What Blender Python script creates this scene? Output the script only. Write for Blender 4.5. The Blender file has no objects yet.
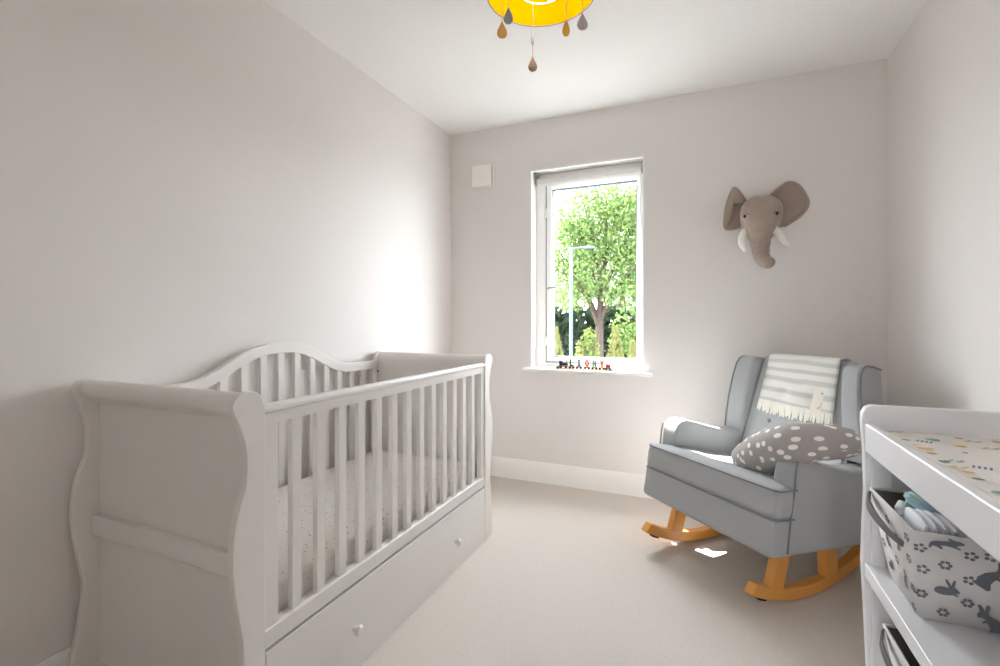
import bpy, bmesh, math, random
from mathutils import Vector, Matrix
R = math.radians
SC = bpy.context.scene
COL = SC.collection
rng = random.Random(7)

# ------------------------------------------------------------------ helpers
def lin(c):
    f = lambda v: v/12.92 if v <= .04045 else ((v+.055)/1.055)**2.4
    return tuple(f(v/255) for v in c)+(1,)

def mat(name, rgb, rough=.6, spec=.4, bump=0, bscale=200, var=0, vscale=8, sheen=0, metal=0):
    m = bpy.data.materials.new(name); m.use_nodes = True
    nt = m.node_tree; b = nt.nodes['Principled BSDF']
    b.inputs['Base Color'].default_value = lin(rgb)
    b.inputs['Roughness'].default_value = rough
    b.inputs['Specular IOR Level'].default_value = spec
    b.inputs['Metallic'].default_value = metal
    if sheen: b.inputs['Sheen Weight'].default_value = sheen
    tc = nt.nodes.new('ShaderNodeTexCoord')
    if bump:
        n = nt.nodes.new('ShaderNodeTexNoise'); n.inputs['Scale'].default_value = bscale; n.inputs['Detail'].default_value = 4
        nt.links.new(tc.outputs['Object'], n.inputs['Vector'])
        bp = nt.nodes.new('ShaderNodeBump'); bp.inputs['Strength'].default_value = bump; bp.inputs['Distance'].default_value = .004
        nt.links.new(n.outputs['Fac'], bp.inputs['Height']); nt.links.new(bp.outputs['Normal'], b.inputs['Normal'])
    if var:
        n = nt.nodes.new('ShaderNodeTexNoise'); n.inputs['Scale'].default_value = vscale; n.inputs['Detail'].default_value = 6
        nt.links.new(tc.outputs['Object'], n.inputs['Vector'])
        mx = nt.nodes.new('ShaderNodeMixRGB'); c = lin(rgb)
        mx.inputs[1].default_value = tuple(max(0, v*(1-var)) for v in c[:3])+(1,)
        mx.inputs[2].default_value = tuple(min(1, v*(1+var)) for v in c[:3])+(1,)
        nt.links.new(n.outputs['Fac'], mx.inputs[0]); nt.links.new(mx.outputs[0], b.inputs['Base Color'])
    return m

def tag(o, label=None, cat=None, group=None, kind=None):
    if label: o['label'] = label
    if cat: o['category'] = cat
    if group: o['group'] = group
    if kind: o['kind'] = kind
    return o

def empty(name, loc=(0, 0, 0), rz=0, label=None, cat=None, group=None, kind=None):
    o = bpy.data.objects.new(name, None); COL.objects.link(o)
    o.empty_display_size = .1
    o.location = loc; o.rotation_euler = (0, 0, rz)
    return tag(o, label, cat, group, kind)

def local(o):
    return Matrix.Translation(o.location) @ o.rotation_euler.to_matrix().to_4x4()

def obj(name, bm, m, parent=None, world=True, smooth=False, bevel=0, seg=2, subsurf=0, angle=35):
    """link bm as ONE mesh object; with world=True the verts are world coordinates even under a parent"""
    bmesh.ops.recalc_face_normals(bm, faces=bm.faces[:])
    if parent is not None and world:
        M = Matrix()
        chain = []
        p = parent
        while p: chain.append(p); p = p.parent
        for q in reversed(chain): M = M @ local(q)
        bmesh.ops.transform(bm, matrix=M.inverted(), verts=bm.verts[:])
    me = bpy.data.meshes.new(name); bm.to_mesh(me); bm.free()
    for mm in (m if isinstance(m, (list, tuple)) else [m]): me.materials.append(mm)
    o = bpy.data.objects.new(name, me); COL.objects.link(o)
    if parent is not None: o.parent = parent
    if bevel:
        md = o.modifiers.new('bevel', 'BEVEL'); md.width = bevel; md.segments = seg; md.limit_method = 'ANGLE'; md.angle_limit = R(40)
        md.harden_normals = True
    if subsurf:
        md = o.modifiers.new('sub', 'SUBSURF'); md.levels = subsurf; md.render_levels = subsurf
    if smooth or bevel:
        me.set_sharp_from_angle(angle=R(angle)) if not smooth == 'all' else None
        for p in me.polygons: p.use_smooth = True
    return o

def B(): return bmesh.new()

def box(bm, x0, x1, y0, y1, z0, z1, mi=0):
    v = [bm.verts.new(p) for p in ((x0,y0,z0),(x1,y0,z0),(x1,y1,z0),(x0,y1,z0),(x0,y0,z1),(x1,y0,z1),(x1,y1,z1),(x0,y1,z1))]
    for f in ((3,2,1,0),(4,5,6,7),(0,1,5,4),(1,2,6,5),(2,3,7,6),(3,0,4,7)):
        bm.faces.new([v[i] for i in f]).material_index = mi
    return bm

def prism(bm, pts, axis, a, b, mi=0):
    """extrude polygon pts: axis 'x' pts=(y,z), 'y' pts=(x,z), 'z' pts=(x,y)"""
    def P(p, t):
        return (t, p[0], p[1]) if axis == 'x' else (p[0], t, p[1]) if axis == 'y' else (p[0], p[1], t)
    A = [bm.verts.new(P(p, a)) for p in pts]; C = [bm.verts.new(P(p, b)) for p in pts]
    n = len(pts)
    bm.faces.new(A).material_index = mi; bm.faces.new(C[::-1]).material_index = mi
    for i in range(n):
        bm.faces.new([A[i], A[(i+1) % n], C[(i+1) % n], C[i]]).material_index = mi
    return bm

def loft(bm, rings, close=True, cap=True, mi=0, uv=None):
    L = [[bm.verts.new(p) for p in r] for r in rings]
    n = len(L[0])
    for i in range(len(L)-1):
        for j in range(n if close else n-1):
            f = bm.faces.new([L[i][j], L[i][(j+1) % n], L[i+1][(j+1) % n], L[i+1][j]]); f.material_index = mi; f.smooth = True
    if cap and close:
        bm.faces.new(L[0][::-1]).material_index = mi; bm.faces.new(L[-1]).material_index = mi
    return L

def frame_at(t, up=Vector((0, 0, 1))):
    t = t.normalized()
    if abs(t.dot(up)) > .97: up = Vector((0, 1, 0))
    a = t.cross(up).normalized(); b = a.cross(t).normalized()
    return a, b

def tube(bm, pts, r, seg=10, cap=True, mi=0):
    pts = [Vector(p) for p in pts]; rr = r if isinstance(r, (list, tuple)) else [r]*len(pts)
    rings = []; pa = None
    for i, p in enumerate(pts):
        t = (pts[min(i+1, len(pts)-1)]-pts[max(i-1, 0)])
        if pa is None: a, b = frame_at(t)
        else:
            a = (pa - t.normalized()*pa.dot(t.normalized())).normalized(); b = a.cross(t.normalized()).normalized()
        pa = a
        rings.append([p+(a*math.cos(2*math.pi*k/seg)+b*math.sin(2*math.pi*k/seg))*rr[i] for k in range(seg)])
    return loft(bm, rings, True, cap, mi)

def lathe(bm, prof, c=(0, 0, 0), seg=24, cap=True, mi=0):
    rings = [[(c[0]+r*math.cos(2*math.pi*k/seg), c[1]+r*math.sin(2*math.pi*k/seg), c[2]+z) for k in range(seg)] for r, z in prof]
    return loft(bm, rings, True, cap, mi)

def ball(bm, c, r, seg=12, sx=1, sy=1, sz=1, mi=0):
    M = Matrix.Translation(c) @ Matrix.Diagonal((r*sx, r*sy, r*sz, 1))
    g = bmesh.ops.create_uvsphere(bm, u_segments=seg, v_segments=max(6, seg//2+2), radius=1, matrix=M)
    for v in g['verts']:
        for f in v.link_faces: f.material_index = mi; f.smooth = True

def smoothpts(pts, n=6):
    """Catmull-Rom through 2-D or 3-D points"""
    P = [Vector(p) for p in pts]; out = []
    for i in range(len(P)-1):
        p0, p1, p2, p3 = P[max(i-1, 0)], P[i], P[i+1], P[min(i+2, len(P)-1)]
        for k in range(n):
            t = k/n
            out.append(.5*((2*p1)+(p2-p0)*t+(2*p0-5*p1+4*p2-p3)*t*t+(3*p1-p0-3*p2+p3)*t**3))
    out.append(P[-1]); return out

def interp(xs, ys, x):
    if x <= xs[0]: return ys[0]
    for i in range(len(xs)-1):
        if x <= xs[i+1]: return ys[i]+(ys[i+1]-ys[i])*(x-xs[i])/(xs[i+1]-xs[i])
    return ys[-1]

LAMP_FILL = 1.0
WORLD, SUN, EXPO, SLITX = 10.3, 28, 1.46, .0
# ------------------------------------------------------------------ materials
M_wall = mat('wall_paint', (225, 221, 218), .85, .2, bump=.04, bscale=350)
M_ceil = mat('ceiling_paint', (238, 237, 235), .9, .2)
M_white = mat('white_gloss', (236, 235, 232), .35, .45)
M_upvc = mat('white_upvc', (240, 240, 238), .3, .5)
M_sillm = mat('sill_gloss', (238, 237, 234), .3, .5)
M_plast = mat('white_plastic', (240, 238, 234), .4, .5)
M_crib = mat('crib_paint', (224, 221, 217), .38, .45)
M_table = mat('table_laminate', (228, 228, 230), .3, .5)
M_carpet = mat('carpet', (207, 199, 191), .95, .1, bump=.5, bscale=420, var=.10, vscale=90)
M_grey = mat('chair_fabric', (163, 165, 166), .85, .25, bump=.25, bscale=900, var=.06, vscale=300, sheen=.15)
M_pipe = mat('chair_piping', (126, 128, 130), .8, .2)
M_oak = mat('beech_wood', (214, 150, 74), .38, .4, var=.12, vscale=14)
M_black = mat('black_rubber', (25, 24, 24), .7)
M_gasket = mat('window_gasket', (84, 96, 108), .6)
M_gap = mat('sash_gap', (95, 96, 98), .8)
M_steel = mat('steel', (170, 172, 174), .3, metal=1)
M_screw = mat('screw_cap', (105, 100, 96), .5)

def plank(nm, rgb):
    m = mat(nm, rgb); return m

# wood grain for the rockers
def wood():
    nt = M_oak.node_tree
    for n in nt.nodes:
        if n.type == 'TEX_NOISE':
            mp = nt.nodes.new('ShaderNodeMapping'); mp.inputs['Scale'].default_value = (1.2, 1.2, 9)
            l = n.inputs['Vector'].links[0]; src = l.from_socket
            nt.links.new(src, mp.inputs['Vector']); nt.links.new(mp.outputs['Vector'], n.inputs['Vector'])
wood()

def spotted(name, base, spot, scale, thr, uv=False, rand=.8, keep=1.0, rough=.9, aspect=(1, 1, 1)):
    m = mat(name, base, rough, .2, bump=.12, bscale=700)
    nt = m.node_tree; b = nt.nodes['Principled BSDF']
    tc = nt.nodes.new('ShaderNodeTexCoord'); v = nt.nodes.new('ShaderNodeTexVoronoi')
    v.voronoi_dimensions = '2D' if uv else '3D'
    v.inputs['Scale'].default_value = scale; v.inputs['Randomness'].default_value = rand
    mp = nt.nodes.new('ShaderNodeMapping'); mp.inputs['Scale'].default_value = aspect
    nt.links.new(tc.outputs['UV' if uv else 'Object'], mp.inputs['Vector']); nt.links.new(mp.outputs['Vector'], v.inputs['Vector'])
    lt = nt.nodes.new('ShaderNodeMath'); lt.operation = 'LESS_THAN'; lt.inputs[1].default_value = thr
    nt.links.new(v.outputs['Distance'], lt.inputs[0]); fac = lt.outputs[0]
    if keep < 1:
        sp = nt.nodes.new('ShaderNodeSeparateColor'); nt.links.new(v.outputs['Color'], sp.inputs[0])
        k = nt.nodes.new('ShaderNodeMath'); k.operation = 'LESS_THAN'; k.inputs[1].default_value = keep
        nt.links.new(sp.outputs[0], k.inputs[0])
        mu = nt.nodes.new('ShaderNodeMath'); mu.operation = 'MULTIPLY'
        nt.links.new(fac, mu.inputs[0]); nt.links.new(k.outputs[0], mu.inputs[1]); fac = mu.outputs[0]
    mx = nt.nodes.new('ShaderNodeMixRGB'); mx.inputs[1].default_value = lin(base); mx.inputs[2].default_value = lin(spot)
    nt.links.new(fac, mx.inputs[0]); nt.links.new(mx.outputs[0], b.inputs['Base Color'])
    return m
M_sheet = spotted('speckled_sheet', (226, 222, 218), (138, 132, 131), 62, .17, rand=1, keep=.6)
M_pillow = spotted('dotted_pillow', (163, 157, 154), (232, 228, 222), 1, .21, uv=True, rand=.85, aspect=(21, 21, 1))

def translucent(name, rgb, mix=.5, rough=.8):
    m = bpy.data.materials.new(name); m.use_nodes = True; nt = m.node_tree; nt.nodes.clear()
    o = nt.nodes.new('ShaderNodeOutputMaterial'); d = nt.nodes.new('ShaderNodeBsdfDiffuse'); t = nt.nodes.new('ShaderNodeBsdfTranslucent')
    x = nt.nodes.new('ShaderNodeMixShader'); x.inputs[0].default_value = mix
    d.inputs[0].default_value = lin(rgb); t.inputs[0].default_value = lin(rgb)
    nt.links.new(d.outputs[0], x.inputs[1]); nt.links.new(t.outputs[0], x.inputs[2]); nt.links.new(x.outputs[0], o.inputs[0])
    return m

def leafmat(name, c1, c2, mix=.45):
    m = translucent(name, c1, mix); nt = m.node_tree
    g = nt.nodes.new('ShaderNodeNewGeometry')
    mx = nt.nodes.new('ShaderNodeMixRGB'); mx.inputs[1].default_value = lin(c1); mx.inputs[2].default_value = lin(c2)
    nt.links.new(g.outputs['Random Per Island'], mx.inputs[0])
    for n in nt.nodes:
        if n.type in ('BSDF_DIFFUSE', 'BSDF_TRANSLUCENT'): nt.links.new(mx.outputs[0], n.inputs[0])
    return m

def glassmat():
    m = bpy.data.materials.new('window_glass'); m.use_nodes = True; nt = m.node_tree; nt.nodes.clear()
    o = nt.nodes.new('ShaderNodeOutputMaterial'); t = nt.nodes.new('ShaderNodeBsdfTransparent'); g = nt.nodes.new('ShaderNodeBsdfGlossy')
    g.inputs['Roughness'].default_value = .02; t.inputs[0].default_value = (.97, .985, .98, 1)
    x = nt.nodes.new('ShaderNodeMixShader')
    x.inputs[0].default_value = .035
    nt.links.new(t.outputs[0], x.inputs[1]); nt.links.new(g.outputs[0], x.inputs[2]); nt.links.new(x.outputs[0], o.inputs[0])
    return m
M_glass = glassmat()

# ------------------------------------------------------------------ room
XL, XR, YB, YF, H = -1.683, .8405, 2.983, -.62, 2.40
def struct(name, bm, m, label=None, **k):
    o = obj(name, bm, m, **k); o['kind'] = 'structure'
    if label: o['label'] = label
    return o
WX0, WX1, WZ0, WZ1 = -1.071, -.355, .757, 2.066      # window reveal opening
YO = 3.16                                             # outside face of the window wall
struct('floor', box(B(), XL-.2, XR+.2, YF-1.6, YO, -.12, 0), M_carpet)
struct('ceiling', box(B(), XL-.2, XR+.2, YF-.12, YO, H, H+.15), M_ceil)
struct('wall_left', box(B(), XL-.2, XL, YF, YB, 0, H), M_wall)
struct('wall_right', box(B(), XR, XR+.2, YF, YB, 0, H), M_wall)
bm = B(); L_ = .008
box(bm, XL-.2, WX0-L_, YB, YO, 0, H); box(bm, WX1+L_, XR+.2, YB, YO, 0, H)
box(bm, WX0-L_, WX1+L_, YB, YO, 0, .734); box(bm, WX0-L_, WX1+L_, YB, YO, WZ1+L_, H)
struct('wall_back', bm, M_wall)
bm = B()                                              # wall behind the camera, with a narrow slit added for fill light
box(bm, XL-.2, SLITX, YF-.12, YF, 0, H); box(bm, SLITX+.08, XR+.2, YF-.12, YF, 0, H); box(bm, SLITX, SLITX+.08, YF-.12, YF, 2.03, H)
struct('wall_front', bm, M_wall)

struct('sun_overhang', box(B(), -2.3, .6, YO, YO+.23, 2.10, 2.22), M_white, 'unseen white overhang added above the window to cut off high sun')  # added overhang, out of view, keeps the higher sun off the chair

def skirt(pts_run, axis, a, b, name):
    # profile (distance from wall, height)
    struct(name, prism(B(), pts_run, axis, a, b), M_white, smooth=True)
BBH = .1325
prof = [(0, 0), (.016, 0), (.016, .100), (.013, .108), (.0125, .114), (.008, .120), (.006, .128), (.004, BBH), (0, BBH)]
skirt([(YB-d, z) for d, z in prof], 'x', XL, XR, 'baseboard_back')
skirt([(XL+d, z) for d, z in prof], 'y', YF, YB, 'baseboard_left')
skirt([(XR-d, z) for d, z in prof], 'y', YF, YB, 'baseboard_right')

# ---- window
win = empty('window_1', ((WX0+WX1)/2, 3.12, WZ0), kind='structure', label='narrow white framed window over the back wall sill')
bm = B()
box(bm, WX0-L_, WX0, YB+.001, 3.09, WZ0, WZ1); box(bm, WX1, WX1+L_, YB+.001, 3.09, WZ0, WZ1); box(bm, WX0-L_, WX1+L_, YB+.001, 3.09, WZ1, WZ1+L_)
obj('reveal_lining', bm, M_white, win)
F0, F1 = 3.09, 3.155
fx0, fx1, fz0, fz1 = WX0-.006, WX1+.006, WZ0-.02, WZ1+.006
bm = B()
box(bm, fx0, -1.003, F0, F1, fz0, fz1); box(bm, -.378, fx1, F0, F1, fz0, fz1)
box(bm, -1.003, -.378, F0, F1, fz0, .786); box(bm, -1.003, -.378, F0, F1, 1.985, fz1)
obj('outer_frame', bm, M_upvc, win, bevel=.004)
bm = B(); s0, s1 = 3.078, 3.145                        # opening sash, proud of the frame
box(bm, -.997, -.958, s0, s1, .792, 1.980); box(bm, -.402, -.380, s0, s1, .792, 1.980)
box(bm, -.958, -.402, s0, s1, .792, .823); box(bm, -.958, -.402, s0, s1, 1.958, 1.980)
obj('sash', bm, M_upvc, win, bevel=.004)
bm = B()
for a in ((-1.0035, -.9965, 3.084, 3.089, .787, 1.984), (-1.0035, -.378, 3.084, 3.089, .7865, .7915)): box(bm, *a)
obj('sash_gap_strip', bm, M_gap, win)  # dark strips stand in for the shade in the gap beside the sash
bm = B()
for a in ((-.958, -.952, .823, 1.958), (-.408, -.402, .823, 1.958), (-.952, -.408, .823, .828), (-.952, -.408, 1.951, 1.958)):
    box(bm, a[0], a[1], 3.088, 3.12, a[2], a[3])
obj('gasket', bm, M_gasket, win)
obj('pane', box(B(), -.953, -.407, 3.108, 3.114, .826, 1.954), M_glass, win)
for z in (.93, 1.80):
    bm = B(); tube(bm, [(-1.008, 3.078, z-.045), (-1.008, 3.078, z+.045)], .006, 8); box(bm, -1.022, -.985, 3.079, 3.09, z-.03, z+.03)
    obj('hinge', bm, M_plast, win)
bm = B(); box(bm, -.992, -.970, 3.068, 3.08, 1.235, 1.31)
h = obj('handle', bm, M_plast, win, bevel=.003)
bm = B(); tube(bm, [(-.982, 3.064, 1.285), (-.972, 3.050, 1.287), (-.93, 3.043, 1.290), (-.865, 3.040, 1.292)], [.008, .008, .006, .004], 10)
obj('lever', bm, M_steel, h)
# ---- sill board
bm = B(); prism(bm, [(3.09, .734), (2.952, .734), (2.944, .738), (2.941, .7455), (2.944, .753), (2.952, .757), (3.09, .757)], 'x', -1.12, -.299)
struct('trim_1', bm, M_sillm, 'white window sill board', smooth=True)

# ---- roller blind
bl = empty('roller_blind', ((WX0+WX1)/2, 3.03, 2.0), label='white roller blind rolled up at the top of the window', cat='blind')
bm = B(); tube(bm, [(-1.050, 3.055, 2.008), (-.372, 3.055, 2.008)], .023, 24)
obj('roller', bm, mat('blind_cloth', (228, 228, 224), .7), bl, smooth=True)
bm = B(); box(bm, -1.045, -.377, 3.031, 3.039, 1.972, 1.990); obj('bottom_bar', bm, M_plast, bl, bevel=.003)
for x in (-1.062, -.366):
    bm = B(); prism(bm, [(3.028, 2.036), (3.028, 1.990), (3.05, 1.982), (3.074, 1.990), (3.074, 2.066), (3.04, 2.066)], 'x', x, x+.011)
    obj('bracket', bm, mat('blind_bracket', (150, 150, 148), .5), bl, bevel=.002)
bm = B(); box(bm, -1.055, -.365, 3.076, 3.089, 2.02, 2.064); obj('head_rail', bm, M_plast, bl, bevel=.003)

# ---- wall vent
vt = empty('wall_vent', (-1.421, YB, 2.067), label='square white plastic ventilator high on the back wall left of the window', cat='vent')
bm = B(); box(bm, -1.486, -1.340, YB-.012, YB, 1.992, 2.142); obj('back_plate', bm, M_plast, vt, bevel=.004)
bm = B(); box(bm, -1.478, -1.352, YB-.024, YB-.011, 2.000, 2.134); obj('collar', bm, mat('vent_shadow_gap', (190, 187, 180), .6), vt)
bm = B(); box(bm, -1.497, -1.352, YB-.042, YB-.023, 1.991, 2.146); obj('cover', bm, M_plast, vt, bevel=.006, seg=3)

# ------------------------------------------------------------------ crib
cr = empty('cot', (-1.32, 1.455, 0), label='white sleigh cot with an arched back rail and under-drawer along the left wall', cat='cot')
CX0, CX1 = -1.660, -.985
outer = [(.826, .874), (.818, .893), (.800, .904), (.778, .906), (.757, .899), (.744, .882), (.745, .866), (.753, .848), (.768, .812),
         (.777, .775), (.780, .735), (.776, .682), (.762, .645), (.749, .597), (.743, .54), (.7455, .475), (.757, .400), (.768, .335),
         (.7695, .285), (.762, .225), (.750, .150), (.743, .085), (.744, .03), (.748, 0)]
S = [tuple(p) for p in smoothpts(outer, 4)]
poly = [(.830, 0), (.830, .862)] + S
mir = lambda pts: [(2.91-y, z) for y, z in pts]
for x0, x1 in ((CX1-.020, CX1), (CX0, CX0+.020)):
    obj('end_post', prism(B(), poly, 'x', x0, x1), M_crib, cr, bevel=.0025)
    obj('end_post', prism(B(), mir(poly), 'x', x0, x1), M_crib, cr, bevel=.0025)
roll = [(.824, .836), (.824, .868), (.818, .886), (.806, .897), (.790, .901), (.774, .897), (.763, .884), (.762, .869), (.768, .856), (.783, .846), (.794, .838), (.800, .836)]
for f in (lambda p: p, mir):
    ix0, ix1 = CX0+.020, CX1-.020
    obj('scroll_rail', prism(B(), f([tuple(p) for p in smoothpts(roll+[roll[0]], 3)][:-1]), 'x', ix0, ix1), M_crib, cr, smooth=True)
    obj('end_panel', prism(B(), f([(.807, .03), (.821, .03), (.821, .8355), (.807, .8355)]), 'x', ix0+.0015, ix1-.0015), M_crib, cr)
    obj('mid_rail', prism(B(), f([(.786, .452), (.828, .452), (.828, .508), (.786, .508)]), 'x', ix0, ix1), M_crib, cr, bevel=.004)
    obj('bottom_rail', prism(B(), f([(.786, .015), (.828, .015), (.828, .072), (.786, .072)]), 'x', ix0, ix1), M_crib, cr, bevel=.004)
YA, YZ = .830, 2.080
# front side
bm = B(); prism(bm, [(-1.026, .818), (-.991, .818), (-.991, .846), (-.987, .850), (-.987, .858), (-.992, .864), (-1.022, .864), (-1.027, .858), (-1.027, .850), (-1.026, .846)], 'y', YA, YZ)
obj('top_rail', bm, M_crib, cr)
obj('side_rail', box(B(), -1.022, -.987, YA, YZ, .268, .314), M_crib, cr, bevel=.004)
for a, b in ((YA, .873), (2.048, YZ)): obj('stile', box(B(), -1.016, -.991, a, b, .31, .822), M_crib, cr, bevel=.003)
ys = [.937+.08635*k for k in range(13)]
for y in ys: obj('slat', box(B(), -1.014, -.996, y-.0155, y+.0155, .31, .822), M_crib, cr, bevel=.003)
# drawer below
dr = obj('drawer', box(B(), -1.004, -.986, YA+.003, YZ-.003, .001, .2605), M_crib, cr, bevel=.002)
for y, z in ((1.146, .133), (1.779, .126)):
    bm = B(); rings = []
    for r, d in ((.007, 0), (.007, .008), (.011, .011), (.0155, .017), (.0155, .023), (.011, .029), (.004, .031)):
        rings.append([(-.986+d, y+r*math.cos(2*math.pi*k/16), z+r*math.sin(2*math.pi*k/16)) for k in range(16)])
    loft(bm, rings); obj('knob', bm, M_crib, dr, smooth=True)
# back side with arch
ax = [0, .05, .09, .135, .18, .22, .26, .30, .34, .38, .42, .48, .63]
az = [.979, .978, .973, .962, .945, .926, .905, .886, .870, .861, .858, .857, .856]
def arch(y): return interp(ax, az, abs(y-1.455))
N = 60; top = [(YA+(YZ-YA)*k/N) for k in range(N+1)]
tp = [(y, arch(y)) for y in top]
bt = []
for y in top:
    d = (arch(y+.01)-arch(y-.01))/.02
    bt.append((y, arch(y)-.043*math.sqrt(1+d*d)))
bm = B()
rings = [[(-1.656, y, z1), (-1.630, y, z1), (-1.630, y, z0), (-1.656, y, z0)] for (y, z1), (_, z0) in zip(tp, bt)]
loft(bm, rings); obj('arched_rail', bm, M_crib, cr, smooth=True, bevel=.003)
obj('side_rail', box(B(), -1.656, -1.626, YA, YZ, .268, .314), M_crib, cr, bevel=.004)
for a, b in ((YA, .862), (2.050, YZ)): obj('stile', box(B(), -1.654, -1.632, a, b, .31, .826), M_crib, cr, bevel=.003)
for y in ys: obj('slat', box(B(), -1.651, -1.634, y-.0155, y+.0155, .31, arch(y)-.035), M_crib, cr, bevel=.003)
bm = B()
for k in range(14): box(bm, -1.626, -1.022, .86+.089*k, .915+.089*k, .262, .274)
obj('mattress_base', bm, M_crib, cr)
for x, y, z in ((-1.640, 2.0795, .80), (-1.004, 2.0795, .79), (-1.004, 2.0795, .36)):
    bm = B(); lathe(bm, [(.005, 0), (.005, .004), (.003, .005)], seg=12)
    bmesh.ops.transform(bm, matrix=Matrix.Translation((x+.016 if x < -1.5 else x-.018, 2.0795, z)) @ Matrix.Rotation(R(90), 4, 'X'), verts=bm.verts[:])
    obj('screw_cap', bm, M_screw, cr)

# mattress in a speckled sheet
mt = empty('cot_mattress', (-1.32, 1.455, .275), label='cot mattress in a white speckled fitted sheet inside the white cot', cat='mattress')
def slab(bm, x0, x1, y0, y1, z0, z1, r=.03, nx=10, ny=18, wob=.0):
    # rounded slab with softly uneven top
    import math as m
    xs = [x0+(x1-x0)*k/nx for k in range(nx+1)]; yy = [y0+(y1-y0)*k/ny for k in range(ny+1)]
    def zt(x, y):
        e = min(x-x0, x1-x, y-y0, y1-y)
        return z1-.010*max(0, 1-e/.05)**2 + wob*(m.sin(x*23+y*9)+m.sin(y*17-x*6))*.5
    T = [[bm.verts.new((x, y, zt(x, y))) for y in yy] for x in xs]
    Bt = [[bm.verts.new((x, y, z0)) for y in yy] for x in xs]
    for i in range(nx):
        for j in range(ny):
            bm.faces.new([T[i][j], T[i+1][j], T[i+1][j+1], T[i][j+1]]); bm.faces.new([Bt[i][j], Bt[i][j+1], Bt[i+1][j+1], Bt[i+1][j]])
    for i in range(nx):
        bm.faces.new([T[i][0], Bt[i][0], Bt[i+1][0], T[i+1][0]]); bm.faces.new([T[i][ny], T[i+1][ny], Bt[i+1][ny], Bt[i][ny]])
    for j in range(ny):
        bm.faces.new([T[0][j], T[0][j+1], Bt[0][j+1], Bt[0][j]]); bm.faces.new([T[nx][j], Bt[nx][j], Bt[nx][j+1], T[nx][j+1]])
bm = B(); slab(bm, -1.622, -1.030, .838, 2.072, .276, .392, wob=.002); obj('fitted_sheet', bm, M_sheet, mt, bevel=.014, seg=3)
bm = B(); pts = [(-1.0285, .85, .293), (-1.0285, 2.06, .293)]
box(bm, -1.032, -1.0285, .85, 2.06, .284, .292); obj('sheet_hem', bm, mat('sheet_hem', (150, 144, 140), .9), mt)

# ------------------------------------------------------------------ rocking chair (local frame: x across, y to the back)
TH = R(-44.4); CO = (-.042, 2.129, 0)
ch = empty('rocking_chair', CO, TH, label='grey upholstered wingback rocking chair on curved beech rockers', cat='chair')
def tilt(y): return -.073*y
def rrect(x0, x1, y0, y1, r, n=5):
    out = []
    for cx, cy, a0 in ((x1-r, y1-r, 0), (x0+r, y1-r, 90), (x0+r, y0+r, 180), (x1-r, y0+r, 270)):
        for k in range(n+1):
            a = R(a0+90*k/n); out.append((cx+r*math.cos(a), cy+r*math.sin(a)))
    return out
def lean(z): return .17*(z-.238)
# base box
bm = B(); pl = rrect(-.345, .345, 0, .60, .022)
rings = []
for z, ins in ((.236, .014), (.243, .005), (.254, 0), (.300, 0), (.372, 0)):
    rings.append([(x*(1-ins*2), y+lean(z)*max(0, 1-y/.5)+(ins if y < .3 else -ins), z+tilt(y)) for x, y in pl])
loft(bm, rings); obj('base', bm, M_grey, ch, world=False, smooth=True)
# seat cushion, T-shaped: full width in front of the arms
def tshape(ins):
    x1, x2, y0, y1, y2 = .345-ins, .252-ins*.3, .0+ins, .100-ins*.2, .58
    r = .03; c = []
    for k in range(6):
        a = R(180+90*k/5); c.append((-x1+r+r*math.cos(a), y0+r+r*math.sin(a)))
    for k in range(1, 12): c.append((-x1+r+(2*x1-2*r)*k/12, y0))
    for k in range(6):
        a = R(270+90*k/5); c.append((x1-r+r*math.cos(a), y0+r+r*math.sin(a)))
    c += [(x1, y1), (x2, y1+.004)]
    for k in range(1, 8): c.append((x2, y1+(y2-y1)*k/8))
    c += [(x2, y2), (0, y2), (-x2, y2)]
    for k in range(7, 0, -1): c.append((-x2, y1+(y2-y1)*k/8))
    c += [(-x2, y1+.004), (-x1, y1)]
    return c
def seat_top(x, y):
    return .478-.115*y-.16*max(0, y-.2)*.8 + .012*math.cos(min(1, abs(x)/.34)*math.pi/2)*math.sin(min(1, max(0, y)/.12)*math.pi/2)
bm = B(); rings = []
for z, ins in ((.372, .004), (.376, -.001), (.395, -.004), (.44, -.004), (.466, -.001)):
    rings.append([(x, y+lean(z)*max(0, 1-y/.5), z+tilt(y)-(z-.372)*.55*y) for x, y in tshape(ins)])
for ins, dz in ((.006, .0), (.02, .003), (.05, .006)):
    rings.append([(x, y+lean(.476)*max(0, 1-y/.5), seat_top(x, y)+dz-.003) for x, y in tshape(ins)])
Ls = loft(bm, rings, cap=False)
# fill the top with a strip grid
topring = Ls[-1]; bm.faces.new(topring)
bmesh.ops.triangulate(bm, faces=[f for f in bm.faces if len(f.verts) > 4])
obj('seat_cushion', bm, M_grey, ch, world=False, smooth=True, angle=50)
def outline(z, n0=0, off=-.004):
    t = tshape(off)
    return [(x, y+lean(z)*max(0, 1-y/.5), z) for x, y in t[:24]]
for z in (.4725, .3695):
    bm = B(); tube(bm, [(x, y, zz+tilt(y)) for x, y, zz in outline(z, off=-.002)], .0032, 8); obj('piping', bm, M_pipe, ch, world=False, smooth=True)
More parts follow.
